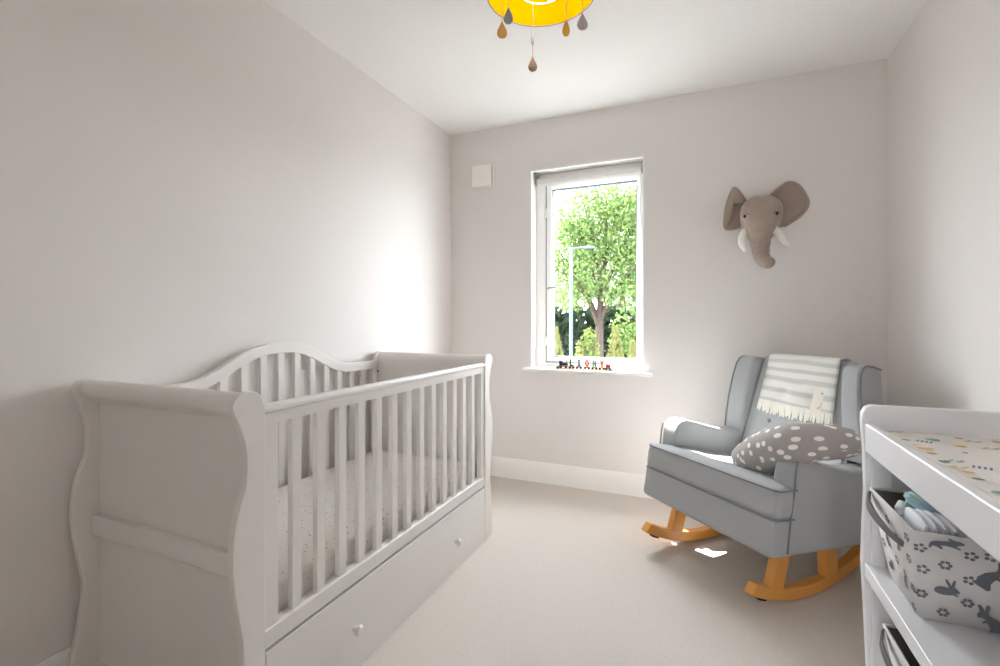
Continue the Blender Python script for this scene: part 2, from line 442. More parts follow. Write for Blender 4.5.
# arms, wings: side-view outlines (y, z) extruded across
arm = [(.085, .236), (.102, .36), (.121, .464), (.128, .53), (.140, .572), (.165, .592), (.20, .592), (.26, .577), (.34, .553), (.42, .532), (.50, .520), (.57, .520), (.66, .54), (.66, .190), (.60, .195)]
for s in (-1, 1):
    a, b = sorted((s*.252, s*.346))
    bm = B(); prism(bm, [(y, z-(.030 if s > 0 and .5 < z and y < .6 else 0)) for y, z in arm], 'x', a, b)
    obj('arm', bm, M_grey, ch, world=False, bevel=.014, seg=4)
    bm = B(); x = s*.3475
    tube(bm, [(x, .082, .245), (x, .098, .36), (x, .117, .464), (x, .1245, .53), (x, .134, .567)], .0035, 8)
    obj('seam', bm, M_pipe, ch, world=False, smooth=True)
    # wing: tapering inwards to the top
    w0 = [(.530, .50), (.528, .60), (.536, .70), (.550, .79), (.566, .855), (.585, .882), (.610, .890), (.660, .884), (.700, .872), (.712, .845), (.700, .70), (.680, .50)]
    bm = B()
    def wx(z, o): 
        t = (z-.50)/.39
        return s*((.341-.048*t) if o else (.248-.036*t))
    A = [bm.verts.new((wx(z, 1), y, z)) for y, z in w0]; C_ = [bm.verts.new((wx(z, 0), y+.012, z)) for y, z in w0]
    bm.faces.new(A); bm.faces.new(C_[::-1]); n = len(w0)
    for i in range(n): bm.faces.new([A[i], A[(i+1) % n], C_[(i+1) % n], C_[i]])
    obj('wing', bm, M_grey, ch, world=False, bevel=.018, seg=4)
    bm = B(); tube(bm, [(wx(z, 1)+s*.0005, y+.004, z) for y, z in [(.531, .52), (.529, .60), (.537, .70), (.551, .79), (.567, .853), (.587, .879), (.612, .8865), (.66, .880), (.698, .868)]], .004, 8)
    obj('seam', bm, M_pipe, ch, world=False, smooth=True)
# backrest: padded grid with buttons
def back_y(x, z):
    t = (z-.36)/.53
    y = .515+.140*t
    y -= .022*math.cos(max(-1, min(1, x/.235))*math.pi/2)*math.sin(max(0, min(1, t))*math.pi)**.5
    for bx, bz in BUT:
        d = math.hypot(x-bx, z-bz); y += .020*math.exp(-(d/.028)**2)
    return y
BUT = [(-.115, .585), (.02, .585), (.145, .585), (-.05, .73), (.09, .73)]
bm = B(); nx, nz = 44, 56
fr = []; bk = []
for j in range(nz+1):
    z = .34+(.890-.34)*j/nz; t = j/nz
    hw = .262-.045*max(0, (z-.45)/.44)
    rowf, rowb = [], []
    for i in range(nx+1):
        x = -hw+2*hw*i/nx; e = min(1, (1-t)*.55/.03)
        zz = z - .0
        rowf.append(bm.verts.new((x, back_y(x, z)+.03*(1-e)**2, zz)))
        rowb.append(bm.verts.new((x, .70+.02*t-.02*(1-e)**2, zz-.01*t)))
    fr.append(rowf); bk.append(rowb)
for j in range(nz):
    for i in range(nx):
        bm.faces.new([fr[j][i], fr[j][i+1], fr[j+1][i+1], fr[j+1][i]]); bm.faces.new([bk[j][i+1], bk[j][i], bk[j+1][i], bk[j+1][i+1]])
    bm.faces.new([fr[j][0], fr[j+1][0], bk[j+1][0], bk[j][0]]); bm.faces.new([fr[j+1][nx], fr[j][nx], bk[j][nx], bk[j+1][nx]])
for i in range(nx):
    bm.faces.new([fr[nz][i], fr[nz][i+1], bk[nz][i+1], bk[nz][i]]); bm.faces.new([fr[0][i+1], fr[0][i], bk[0][i], bk[0][i+1]])
backo = obj('backrest', bm, M_grey, ch, world=False, smooth=True, angle=60)
for bx, bz in BUT:
    bm = B(); ball(bm, (bx, back_y(bx, bz)-.001, bz), .011, 10, sy=.5); obj('button', bm, M_pipe, backo, world=False)
# piping where the back meets each wing
for s in (-1, 1):
    bm = B(); pts = []
    for k in range(16):
        z = .42+.46*k/15; hw = .257-.045*max(0, (z-.45)/.44); x = s*(hw-.012); pts.append((x, back_y(x, z)-.002, z))
    tube(bm, pts, .0045, 8); obj('seam', bm, M_pipe, ch, world=False, smooth=True)
# back board below the wings (rear upholstery)
bm = B(); prism(bm, [(.60, .20), (.665, .20), (.705, .60), (.64, .60)], 'x', -.30, .30); obj('back_panel', bm, M_grey, ch, world=False, bevel=.015, seg=3)
# rockers and legs
def arc_z(y): return (y-.312)**2/(2*.70)+.0015
for xc, yf in ((-.268, -.050), (.250, .004)):
    bm = B(); a, b = xc-.0205, xc+.0205
    lo = [(yf+(.745-yf)*k/28) for k in range(29)]
    th = lambda y: .046
    low = [(y, arc_z(y)) for y in lo]; up = []
    for y in lo:
        d = (y-.312)/.70; nrm = math.hypot(1, d)
        up.append((y-d/nrm*.046, arc_z(y)+.046/nrm))
    up[0] = (up[0][0]+.010, up[0][1]-.006)
    prism(bm, low+up[::-1], 'x', a, b)
    rk = obj('rocker', bm, M_oak, ch, world=False, bevel=.005, seg=3)
    bm = B(); prism(bm, [(yf+.045, arc_z(yf+.045)-.010), (yf+.080, arc_z(yf+.080)-.008), (yf+.080, arc_z(yf+.080)+.004), (yf+.045, arc_z(yf+.045)+.004)], 'x', xc-.014, xc+.014)
    obj('stopper', bm, M_black, rk, world=False, bevel=.002)
    bm = B(); prism(bm, [(.096, .062), (.164, .048), (.220, .235), (.155, .240)], 'x', xc-.019, xc+.019); obj('leg', bm, M_oak, ch, world=False, bevel=.005, seg=3)
    bm = B(); prism(bm, [(.412, .034), (.482, .046), (.468, .215), (.398, .215)], 'x', xc-.019, xc+.019); obj('leg', bm, M_oak, ch, world=False, bevel=.005, seg=3)

# ---- throw blanket over the chair back (built in the chair's frame)
MC = Matrix.Translation(CO) @ Matrix.Rotation(TH, 4, 'Z')
tb = empty('throw_blanket', CO, TH, label='cream and grey striped throw with a fringe hung over the rocking chair back', cat='blanket')
def striped():
    m = mat('blanket_weave', (228, 226, 219), .95, .1, bump=.3, bscale=700, sheen=.2); nt = m.node_tree; b = nt.nodes['Principled BSDF']
    uv = nt.nodes.new('ShaderNodeTexCoord'); sp = nt.nodes.new('ShaderNodeSeparateXYZ'); nt.links.new(uv.outputs['UV'], sp.inputs[0])
    nz = nt.nodes.new('ShaderNodeTexNoise'); nz.inputs['Scale'].default_value = 2.2; nt.links.new(uv.outputs['UV'], nz.inputs['Vector'])
    ma = nt.nodes.new('ShaderNodeMath'); ma.operation = 'MULTIPLY_ADD'; ma.inputs[1].default_value = .06; nt.links.new(nz.outputs['Fac'], ma.inputs[0]); nt.links.new(sp.outputs['Y'], ma.inputs[2])
    mu = nt.nodes.new('ShaderNodeMath'); mu.operation = 'MULTIPLY'; mu.inputs[1].default_value = 2*math.pi*6.0; nt.links.new(ma.outputs[0], mu.inputs[0])
    sn = nt.nodes.new('ShaderNodeMath'); sn.operation = 'SINE'; nt.links.new(mu.outputs[0], sn.inputs[0])
    rp = nt.nodes.new('ShaderNodeMapRange'); rp.inputs['From Min'].default_value = -.25; rp.inputs['From Max'].default_value = .75; nt.links.new(sn.outputs[0], rp.inputs['Value'])
    mx = nt.nodes.new('ShaderNodeMixRGB'); mx.inputs[1].default_value = lin((226, 225, 219)); mx.inputs[2].default_value = lin((198, 198, 193))
    nt.links.new(rp.outputs[0], mx.inputs[0]); nt.links.new(mx.outputs[0], b.inputs['Base Color'])
    return m
M_blan = striped(); M_fringe = mat('fringe_yarn', (236, 233, 224), .95, .1)
def path(s):
    """s in [0,1] from the fringe edge up the front, over the top, down behind -> (y offset fn of x, z)"""
    L = [(0, .682), (.38, .806), (.70, .880), (.75, .8985), (.80, .9035), (.86, .900), (.92, .880), (1, .80)]
    return interp([a for a, _ in L], [b for _, b in L], s)
bm = B(); uvl = bm.loops.layers.uv.new('UVMap'); NX, NS = 26, 44; G = []
def blx(u, z):
    t = max(0, min(1, (z-.65)/.25)); l = -.174+.008*t; r = .186-.016*t
    return l+(r-l)*u
def bly(x, z, s):
    zz = min(z, .888)
    if s <= .70: return back_y(x, zz)-.0075-.0025*math.sin(x*38+z*20)*(1-s)
    f = interp([.70, .75, .80, .86, .92, 1], [0, .12, .45, .85, 1, 1.04], s)
    return (back_y(x, .875)-.0075)*(1-f)+f*.7285
for j in range(NS+1):
    s = j/NS; z = path(s)
    row = []
    for i in range(NX+1):
        u = i/NX; x = blx(u, z)
        z2 = z-.012*u*(1-s) if s < .7 else z
        row.append((bm.verts.new((x, bly(x, z2, s), z2)), u, s))
    G.append(row)
for j in range(NS):
    for i in range(NX):
        q = [G[j][i], G[j][i+1], G[j+1][i+1], G[j+1][i]]
        f = bm.faces.new([a[0] for a in q])
        for lp, a in zip(f.loops, q): lp[uvl].uv = (a[1], a[2])
cl = obj('cloth', bm, M_blan, tb, world=False, smooth='all')
md = cl.modifiers.new('thick', 'SOLIDIFY'); md.thickness = .004; md.offset = 1
bm = B()
for i in range(58):
    u = (i+.5)/58; x = blx(u, .682); z0 = .684-.012*u; ln = .050+rng.uniform(-.006, .012); dx = rng.uniform(-.008, .008)
    pts = [(x, bly(x, z0, 0)-.002, z0+.004), (x+dx*.4, bly(x, z0-.02, 0)-.004, z0-ln*.5), (x+dx, bly(x, z0-.04, 0)-.003+rng.uniform(-.004, .002), z0-ln)]
    tube(bm, pts, [.003, .0042, .003], 6)
obj('fringe', bm, M_fringe, tb, world=False, smooth=True)
# sewn patch with a small sheep
bm = B(); px, pz = .118, .722
def onb(x, z, o): return (x, bly(x, z, .2)-o, z)
q = [(px-.030, pz-.045), (px+.030, pz-.050), (px+.032, pz+.050), (px-.026, pz+.055)]
for w in (q,):
    bm.faces.new([bm.verts.new(onb(x, z, .004)) for x, z in w])
M_p1 = mat('patch_cream', (226, 219, 206), .9); M_p2 = mat('patch_fleece', (196, 184, 172), .9); M_p3 = mat('patch_dark', (150, 150, 148), .9)
f = bm.faces.new([bm.verts.new(onb(px+.017*math.cos(a), pz-.018+.020*math.sin(a), .0052)) for a in [k*math.pi/8 for k in range(16)]]); f.material_index = 1
for cx, cz in ((px-.004, pz+.028), (px+.010, pz+.030)):
    f = bm.faces.new([bm.verts.new(onb(cx+.006*math.cos(a), cz+.004*math.sin(a), .0056)) for a in [k*math.pi/4 for k in range(8)]]); f.material_index = 2
obj('sewn_patch', bm, [M_p1, M_p2, M_p3], tb, world=False)

# ---- nursing pillow
npw = empty('nursing_pillow', CO, TH, label='grey curved nursing pillow with white dots leaning over the chair arm', cat='pillow')
cen = [(.025, .200, .455), (.045, .212, .474), (.110, .221, .512), (.200, .212, .566), (.290, .200, .610), (.350, .224, .630), (.390, .270, .634), (.412, .320, .632), (.422, .350, .630)]
rad = [.022, .058, .080, .085, .078, .067, .061, .050, .018]
C3 = smoothpts(cen, 5); R1 = [interp([k/8 for k in range(9)], rad, i/(len(C3)-1)) for i in range(len(C3))]
bm = B(); uvl = bm.loops.layers.uv.new('UVMap'); rings = []; SEG = 28; pa = None; S_ = 0; ss = []
for i, p in enumerate(C3):
    t = (C3[min(i+1, len(C3)-1)]-C3[max(i-1, 0)]).normalized()
    if pa is None: a, b = frame_at(t)
    else: a = (pa-t*pa.dot(t)).normalized(); b = a.cross(t)
    pa = a
    if i: S_ += (C3[i]-C3[i-1]).length
    ss.append(S_)
    rings.append([bm.verts.new(p+(a*math.cos(2*math.pi*k/SEG)+b*math.sin(2*math.pi*k/SEG))*R1[i]*(1+.02*math.sin(i*1.3+k*.7))) for k in range(SEG)])
for i in range(len(rings)-1):
    for k in range(SEG):
        f = bm.faces.new([rings[i][k], rings[i][(k+1) % SEG], rings[i+1][(k+1) % SEG], rings[i+1][k]])
        for lp, (ii, kk) in zip(f.loops, ((i, k), (i, k+1), (i+1, k+1), (i+1, k))): lp[uvl].uv = (ss[ii], kk/SEG*.5)
bm.faces.new(rings[0][::-1]); bm.faces.new(rings[-1])
obj('cushion', bm, M_pillow, npw, world=False, smooth='all')

# ------------------------------------------------------------------ changing table
TX0, TX1, TY0, TY1 = .307, .815, .300, 1.250
ct = empty('changing_table', ((TX0+TX1)/2, (TY0+TY1)/2, 0), label='white open-shelved changing table against the right wall', cat='changing table')
for (a, b) in ((TY1-.022, TY1), (TY0, TY0+.022)):
    side = [(TX0+.008, 0), (TX1, 0), (TX1, .895), (TX0+.012, .895), (TX0+.003, .890), (TX0-.003, .878), (TX0-.004, .860), (TX0, .80), (TX0+.002, .72), (TX0-.001, .64), (TX0-.003, .56), (TX0+.002, .45), (TX0+.008, .30)]
    obj('side_panel', prism(B(), side, 'y', a, b), M_table, ct, bevel=.003)
    st = [(TX0+.010, .02), (TX0+.045, .02), (TX0+.045, .80), (TX0+.010, .80)]
    y0, y1 = (a-.010, a) if b == TY1 else (b, b+.010)
    obj('stile', prism(B(), st, 'y', y0, y1), M_table, ct, bevel=.002)
obj('back_panel', box(B(), TX1-.012, TX1, TY0+.022, TY1-.022, .03, .895), M_table, ct)
obj('worktop', box(B(), TX0+.016, TX1-.012, TY0+.022, TY1-.022, .788, .802), M_table, ct)
obj('front_lip', box(B(), TX0, TX0+.016, TY0+.022, TY1-.022, .797, .858), M_table, ct, bevel=.004)
for z in (.563, .300): obj('shelf', box(B(), TX0, TX1-.012, TY0+.022, TY1-.022, z-.030, z), M_table, ct, bevel=.002)

# changing mat with printed motifs
mts = [mat('mat_vinyl', (228, 223, 216), .45, .4), mat('print_teal', (104, 176, 156)), mat('print_yellow', (220, 188, 128)), mat('print_grey', (140, 138, 144)), mat('print_red', (206, 104, 92)), mat('print_green', (140, 168, 140)), mat('print_blue', (110, 130, 170))]
cm = empty('changing_mat', (.57, .76, .802), label='cream changing mat printed with small animals and leaves on the white table', cat='changing mat')
bm = B(); X0, X1, Y0, Y1 = TX0+.018, TX1-.014, TY0+.024, TY1-.024
def matz(x): return .8455+.012*max(0, (abs(x-(X0+X1)/2)/((X1-X0)/2))-.75)*0
rings = [rrect(X0, X1, Y0, Y1, .012, 3)]
L0 = [(x, y, .803) for x, y in rings[0]]; L1 = [(x, y, .836) for x, y in rings[0]]
L2 = [(x, y, .845) for x, y in rrect(X0+.006, X1-.006, Y0+.006, Y1-.006, .012, 3)]
L3 = [(x, y, .848) for x, y in rrect(X0+.02, X1-.02, Y0+.02, Y1-.02, .012, 3)]
loft(bm, [L0, L1, L2, L3])
def blob(bm, x, y, z, rx, ry, ang, mi, shape='leaf', n=12):
    pts = []
    for k in range(n):
        a = 2*math.pi*k/n
        if shape == 'leaf': r = 1; px_, py_ = rx*math.cos(a), ry*math.sin(a)*abs(math.sin(a))**.4
        elif shape == 'blob': r = 1+.18*math.sin(3*a+1); px_, py_ = rx*r*math.cos(a), ry*r*math.sin(a)
        else: px_, py_ = rx*math.cos(a), ry*math.sin(a)*(1 if math.sin(a) < 0 else .25)
        c, s = math.cos(ang), math.sin(ang)
        pts.append(bm.verts.new((x+px_*c-py_*s, y+px_*s+py_*c, z)))
    f = bm.faces.new(pts); f.material_index = mi
motif = [(.352, 1.201, 5, 'twig'), (.346, 1.129, 1, 'leaf'), (.373, 1.129, 6, 'rain'), (.394, 1.150, 1, 'blob'), (.352, 1.093, 2, 'leaf'), (.356, 1.066, 2, 'blob'), (.352, 1.032, 3, 'leaf'),
         (.350, .982, 1, 'leaf'), (.443, 1.184, 4, 'leaf'), (.418, 1.116, 2, 'bowl'), (.456, 1.163, 5, 'twig'), (.460, 1.113, 5, 'twig'), (.405, 1.059, 3, 'dot'), (.366, .991, 3, 'twig'), (.357, .953, 2, 'twig'),
         (.360, .929, 2, 'leaf'), (.356, .893, 3, 'leaf'), (.352, .835, 1, 'leaf'), (.495, 1.176, 4, 'leaf')]
for _ in range(46):
    motif.append((rng.uniform(.38, .78), rng.uniform(.35, 1.12), rng.randint(1, 6), rng.choice(['leaf', 'blob', 'twig', 'bowl', 'dot', 'rain'])))
taken = []
for x, y, mi, sh in motif:
    if any(math.hypot(x-a, y-b) < .03 for a, b in taken) and sh != 'x' and len(taken) > 19: continue
    taken.append((x, y)); z = .8488; an = rng.uniform(-.5, .5)
    if sh == 'leaf': blob(bm, x, y, z, .0075, .0055, an, mi)
    elif sh == 'blob': blob(bm, x, y, z, .011, .011, an, mi, 'blob', 16)
    elif sh == 'bowl': blob(bm, x, y, z, .010, .014, an, mi, 'bowl', 16)
    elif sh == 'dot': blob(bm, x, y, z, .004, .005, 0, mi, 'blob')
    elif sh == 'rain':
        for k in range(4): blob(bm, x-.009+.006*k, y-.002*k, z, .0018, .010, -.4, mi)
    else:
        for k in range(4): blob(bm, x-.010+.007*k, y+(.004 if k % 2 else -.004), z, .0045, .0028, .7 if k % 2 else -.7, mi)
obj('mat_pad', bm, mts, cm)

# ---- storage baskets with rabbit print
M_bask = mat('basket_canvas', (214, 211, 208), .85, .2, bump=.2, bscale=900); M_rab = mat('rabbit_print', (112, 116, 121), .85); M_line = mat('basket_lining', (112, 107, 102), .9); M_strap = mat('grey_webbing', (104, 102, 102), .8, bump=.3, bscale=500)
rab_sit = [(-.50, -.10), (-.46, .12), (-.30, .26), (-.08, .30), (.12, .24), (.16, .34), (.04, .58), (.00, .78), (.08, .82), (.20, .60), (.26, .42), (.30, .62), (.38, .84), (.46, .80), (.44, .56), (.38, .34), (.52, .22), (.62, .06), (.58, -.06), (.44, -.08), (.56, -.22), (.50, -.28), (.34, -.20), (.10, -.26), (-.14, -.28), (-.34, -.24)]
rab_run = [(-.70, -.04), (-.62, .14), (-.40, .24), (-.10, .26), (.20, .30), (.30, .26), (.12, .44), (.18, .50), (.46, .36), (.66, .34), (.82, .20), (.80, .10), (.60, .06), (.46, -.02), (.66, -.18), (.62, -.26), (.34, -.12), (.00, -.04), (-.20, -.06), (-.10, -.26), (-.18, -.32), (-.42, -.14), (-.56, -.12), (-.66, -.30), (-.74, -.26)]
rab_up = [(-.16, -.60), (-.30, -.30), (-.26, .00), (-.10, .24), (-.12, .36), (-.30, .60), (-.26, .72), (-.12, .58), (-.06, .48), (-.08, .74), (.02, .80), (.08, .52), (.22, .42), (.28, .28), (.14, .20), (.10, .10), (.26, .06), (.26, -.02), (.12, -.04), (.14, -.30), (.30, -.52), (.26, -.62)]
def basket(name, x0, y0, z0, wx, dy, hgt, label, group):
    rt = empty(name, (x0+wx/2, y0+dy/2, z0), label=label, cat='basket', group=group)
    fx, fy0, fy1 = .028, .055, .020                     # flare of the walls towards the rim
    bot = [(x0, y0), (x0+wx, y0), (x0+wx, y0+dy), (x0, y0+dy)]
    topq = [(x0-fx, y0-fy0), (x0+wx+fx, y0-fy0), (x0+wx+fx, y0+dy+fy1), (x0-fx, y0+dy+fy1)]
    bm = B(); z1 = z0+hgt
    def ringz(ins, z):
        t = (z-z0)/hgt; out = []
        for (a, b), (c, d), (sx, sy) in zip(bot, topq, ((1, 1), (-1, 1), (-1, -1), (1, -1))): out.append((a+(c-a)*t+sx*ins, b+(d-b)*t+sy*ins, z))
        return out
    loft(bm, [ringz(0, z0+.001), ringz(0, z1), ringz(.004, z1), ringz(.004, z0+.006)], mi=0)
    def face(P, Q, S_, T_):    # bilinear point on a side: u along P->Q at the bottom, S_->T_ at the rim
        def f(u, v, o):
            a = Vector(P).lerp(Vector(Q), u); b = Vector(S_).lerp(Vector(T_), u); n = (Vector(Q)-Vector(P)).cross(b-a).normalized()
            return a.lerp(b, v)+n*o
        return f
    b3 = [Vector((a, b, z0)) for a, b in bot]; t3 = [Vector((a, b, z1)) for a, b in topq]
    near = face(b3[0], b3[1], t3[0], t3[1]); left = face(b3[3], b3[0], t3[3], t3[0])
    def sil(fn, shape, u, v, w, L, rot=0, flip=1):
        c, s = math.cos(rot), math.sin(rot)
        fs = bm.faces.new([bm.verts.new(fn(u+(x*c*flip-y*s)*w/L, v+(x*s*flip+y*c)*w/hgt, .0012)) for x, y in shape]); fs.material_index = 1
    def flower(fn, u, v, L, n=5, r=.0058):
        for k in range(n):
            a = 2*math.pi*k/n; fs = bm.faces.new([bm.verts.new(fn(u+(r*math.cos(a)+.0031*math.cos(q))/L, v+(r*math.sin(a)+.0031*math.sin(q))/hgt, .0012)) for q in [m_*math.pi/3 for m_ in range(6)]]); fs.material_index = 1
    Ln = wx; Ld = dy
    for sh, x, z, w, rot, fl in ((rab_run, .352, .718, .026, .05, 1), (rab_sit, .363, .627, .028, 0, 1), (rab_up, .417, .668, .042, -.6, 1), (rab_up, .425, .583, .042, .5, -1), (rab_run, .49, .71, .032, 0, -1), (rab_sit, .50, .62, .034, 0, -1), (rab_run, .56, .66, .034, .1, 1), (rab_sit, .60, .59, .034, 0, 1)):
        v = (z-.563)/.167; sil(near, sh, (x-.337+v*.028)/(wx+v*.056), min(.90, max(.08, v)), w, Ln, rot, fl)
    for x, z in ((.330, .662), (.357, .676), (.322, .702), (.386, .700), (.390, .655), (.393, .611), (.365, .584), (.333, .614), (.41, .704), (.45, .65), (.46, .60), (.53, .70), (.54, .59), (.60, .69)):
        v = (z-.563)/.167; flower(near, (x-.337+v*.028)/(wx+v*.056), max(.05, v), Ln, 5 if (x*1000) % 2 < 1 else 6)
    for sh, u, v, w, rot, fl in ((rab_up, .30, .55, .026, .2, 1), (rab_up, .70, .28, .026, -.1, 1), (rab_up, .62, .66, .024, .2, -1), (rab_sit, .22, .2, .02, 0, 1)): sil(left, sh, u, v, w, Ld, rot, fl)
    for u, v in ((.5, .4), (.88, .62), (.9, .3), (.86, .05), (.12, .42), (.42, .82), (.88, .86)): flower(left, u, v, Ld)
    body = obj('basket_body', bm, [M_bask, M_rab], rt)
    bm = B(); loft(bm, [ringz(.0045, z1-.003), ringz(.0065, z1-.003), ringz(.0065, z0+.009)], cap=False); bm.faces.new([bm.verts.new(p) for p in ringz(.0065, z0+.0085)])
    obj('lining', bm, M_line, rt)
    # webbing handle bowed outwards on the end wall
    for dz, out in ((0, .017),):
        bm = B(); rings = []
        for k in range(17):
            u = .03+.78*k/16; bow = math.sin(math.pi*k/16)**.6
            p = left(u, .90-.16*k/16+.06*bow, .002+out*bow)
            n = Vector((-1, 0, 0)); up = Vector((.10, 0, 1)).normalized()
            w = .0115-.007*k/16
            rings.append([p+up*w, p+up*w+n*.003, p-up*w+n*.003, p-up*w])
        loft(bm, rings); obj('handle', bm, M_strap, rt, smooth=True, angle=30)
    return rt
basket('storage_basket', .337, 1.036, .563, .36, .148, .167, 'rabbit-printed fabric basket of nappies on the middle shelf of the changing table', None)
basket('storage_basket', .352, 1.010, .300, .36, .148, .167, 'fabric basket under the middle shelf of the changing table, only its grey handle seen', None)

# ---- folded nappies and a teal cloth in the upper basket
M_nap = mat('nappy_white', (242, 244, 247), .9, .1, bump=.2, bscale=500); M_teal = mat('teal_muslin', (130, 182, 184), .95, .1, bump=.4, bscale=400)
nz = [(0.3490, 'white folded nappy nearest the left corner'), (0.3615, 'white folded nappy second from the left corner'), (0.3740, 'white folded nappy third from the left corner'), (0.3865, 'white folded nappy fourth from the left corner'), (0.3990, 'white folded nappy fifth from the left corner'), (0.4115, 'white folded nappy sixth from the left corner'), (0.4240, 'white folded nappy furthest from the left corner')]
for i, (x, lb) in enumerate(nz):
    t = empty('folded_nappy', (x, 1.02, .58), label=lb+' of the row in the rabbit basket', cat='nappy', group='nappies in the rabbit basket')
    bm = B(); prof_ = []
    zt_ = .743-.0012*i
    shape = [(-.005, .585), (.005, .585), (.0057, zt_-.03), (.0055, zt_-.008), (.003, zt_-.001), (0, zt_), (-.003, zt_-.001), (-.0055, zt_-.008), (-.0057, zt_-.03)]
    rings = []
    for k in range(9):
        yy = 1.0+.085*k/8; e = 1-.5*abs(k/4-1)**4
        rings.append([(x+a*e-(z-.585)*.10, yy+.055*(1-(z-.585)/.153), .585+(z-.585)*(1-.045*abs(k/4-1)**3)) for a, z in shape])
    loft(bm, rings); obj('pad', bm, M_nap, t, smooth=True)
    bm = B(); tube(bm, [(x-.0155, 1.004, zt_-.010), (x-.0155, 1.035, zt_-.003), (x-.0155, 1.075, zt_-.009)], .0016, 6); obj('edge_frill', bm, M_nap, t, smooth=True)
t = empty('muslin_cloth', (.37, 1.12, .60), label='crumpled teal muslin cloth on top of the nappies in the basket', cat='cloth')
bm = B(); g = bmesh.ops.create_icosphere(bm, subdivisions=4, radius=1)
for v in bm.verts:
    d = v.co.copy(); n = 1+.10*math.sin(7*d.x+3*d.z)+.07*math.sin(11*d.y+5*d.x)+.05*math.sin(17*d.z-9*d.y)
    v.co = Vector((.388+.046*d.x*n, 1.112+.034*d.y*n, .708+.044*d.z*n))
obj('folded_cloth', bm, M_teal, t, smooth='all')
bm = B(); g = bmesh.ops.create_icosphere(bm, subdivisions=4, radius=1)
for v in bm.verts:
    d = v.co.copy(); n = 1+.09*math.sin(9*d.x+4*d.y)+.06*math.sin(13*d.z+5*d.x)
    v.co = Vector((.366+.028*d.x*n, 1.108+.024*d.y*n, .738+.016*d.z*n-.25*.034*d.x))
obj('top_fold', bm, mat('pale_aqua_fold', (186, 218, 222), .8, .1, bump=.3, bscale=500), t, smooth='all')
t = empty('rolled_bib', (.34, 1.15, .60), label='white rolled bib tucked in the basket beside the teal cloth', cat='bib')
bm = B(); tube(bm, [(.346, 1.115, .66), (.340, 1.118, .70), (.336, 1.12, .722), (.340, 1.126, .732)], [.010, .011, .010, .006], 10); obj('roll', bm, M_nap, t, smooth=True)
bm = B(); tube(bm, [(.342, 1.118, .690), (.338, 1.120, .712)], [.0115, .0115], 10); obj('binding', bm, mat('bib_binding', (206, 206, 204), .8), t, smooth=True)

# ------------------------------------------------------------------ plush elephant head
M_ele = mat('elephant_plush', (164, 147, 136), .95, .1, bump=.9, bscale=190, var=.16, vscale=34, sheen=.3); M_tusk = mat('tusk_felt', (232, 229, 224), .85); M_eye = mat('glass_eye', (18, 14, 12), .1, .6)
M_earin = mat('ear_lining', (158, 142, 130), .95, .1, bump=.4, bscale=260, sheen=.2)
el = empty('mounted_elephant_head', (.28, YB, 1.58), label='brown plush elephant head with white tusks mounted on the back wall', cat='wall decoration')
# rings: centre y,z ; half width ; half height(normal dir) ; tilt of ring plane
spine = [  # (x, y, z, rx, rn, pitch)  pitch 0: ring plane vertical facing -y, 90: facing down
    (.272, 2.981, 1.610, .060, .085, 0), (.272, 2.955, 1.612, .098, .118, 0), (.270, 2.905, 1.620, .108, .126, 4), (.267, 2.860, 1.615, .104, .118, 16), (.264, 2.825, 1.595, .092, .100, 34),
    (.260, 2.802, 1.560, .076, .076, 55), (.257, 2.788, 1.520, .062, .058, 68), (.255, 2.778, 1.478, .052, .048, 78), (.256, 2.768, 1.438, .045, .042, 80), (.259, 2.755, 1.404, .040, .037, 68),
    (.268, 2.735, 1.376, .036, .033, 40), (.280, 2.712, 1.362, .032, .030, 10), (.290, 2.694, 1.364, .026, .025, -15)]
spine = [(.266+(x-.266)*1, y, z, rx*.93, rn*(.93 if i < 6 else 1), pt) for i, (x, y, z, rx, rn, pt) in enumerate(spine)]
SP = []
for i in range(6): SP.append([s[i] for s in spine])
bm = B(); rings = []; nR = len(spine); K = 4; SEG = 24
for i in range((nR-1)*K+1):
    t = i/K
    def cr_(ch):
        j = min(int(t), nR-2); f = t-j; a = SP[ch]; p0, p1, p2, p3 = a[max(j-1, 0)], a[j], a[j+1], a[min(j+2, nR-1)]
        return .5*((2*p1)+(p2-p0)*f+(2*p0-5*p1+4*p2-p3)*f*f+(3*p1-p0-3*p2+p3)*f**3)
    x, y, z, rx, rn, pt = [cr_(c) for c in range(6)]
    w = R(pt); up = Vector((0, -math.sin(w), math.cos(w)))
    ring = []
    for k in range(SEG):
        a = 2*math.pi*k/SEG; ca, sa = math.cos(a), math.sin(a)
        wr = 1+(.030*math.sin(i*1.55) if i > 20 else 0)
        # brow bulges at the upper sides of the head
        bulge = 1+(.17*math.exp(-((t-3.2)/1.0)**2)*max(0, math.sin(2*a)*(1 if ca > 0 else -1)) if sa > 0 else 0)
        ring.append(Vector((x, y, z))+Vector((1, 0, 0))*rx*ca*wr*bulge+up*rn*sa*wr*bulge)
    rings.append(ring)
loft(bm, rings)
from mathutils.bvhtree import BVHTree
bmesh.ops.recalc_face_normals(bm, faces=bm.faces[:]); HEAD = BVHTree.FromBMesh(bm)
def skin(x, z): return HEAD.ray_cast(Vector((x, 2.3, z)), Vector((0, 1, 0)))[0].y
obj('head', bm, M_ele, el, smooth='all')
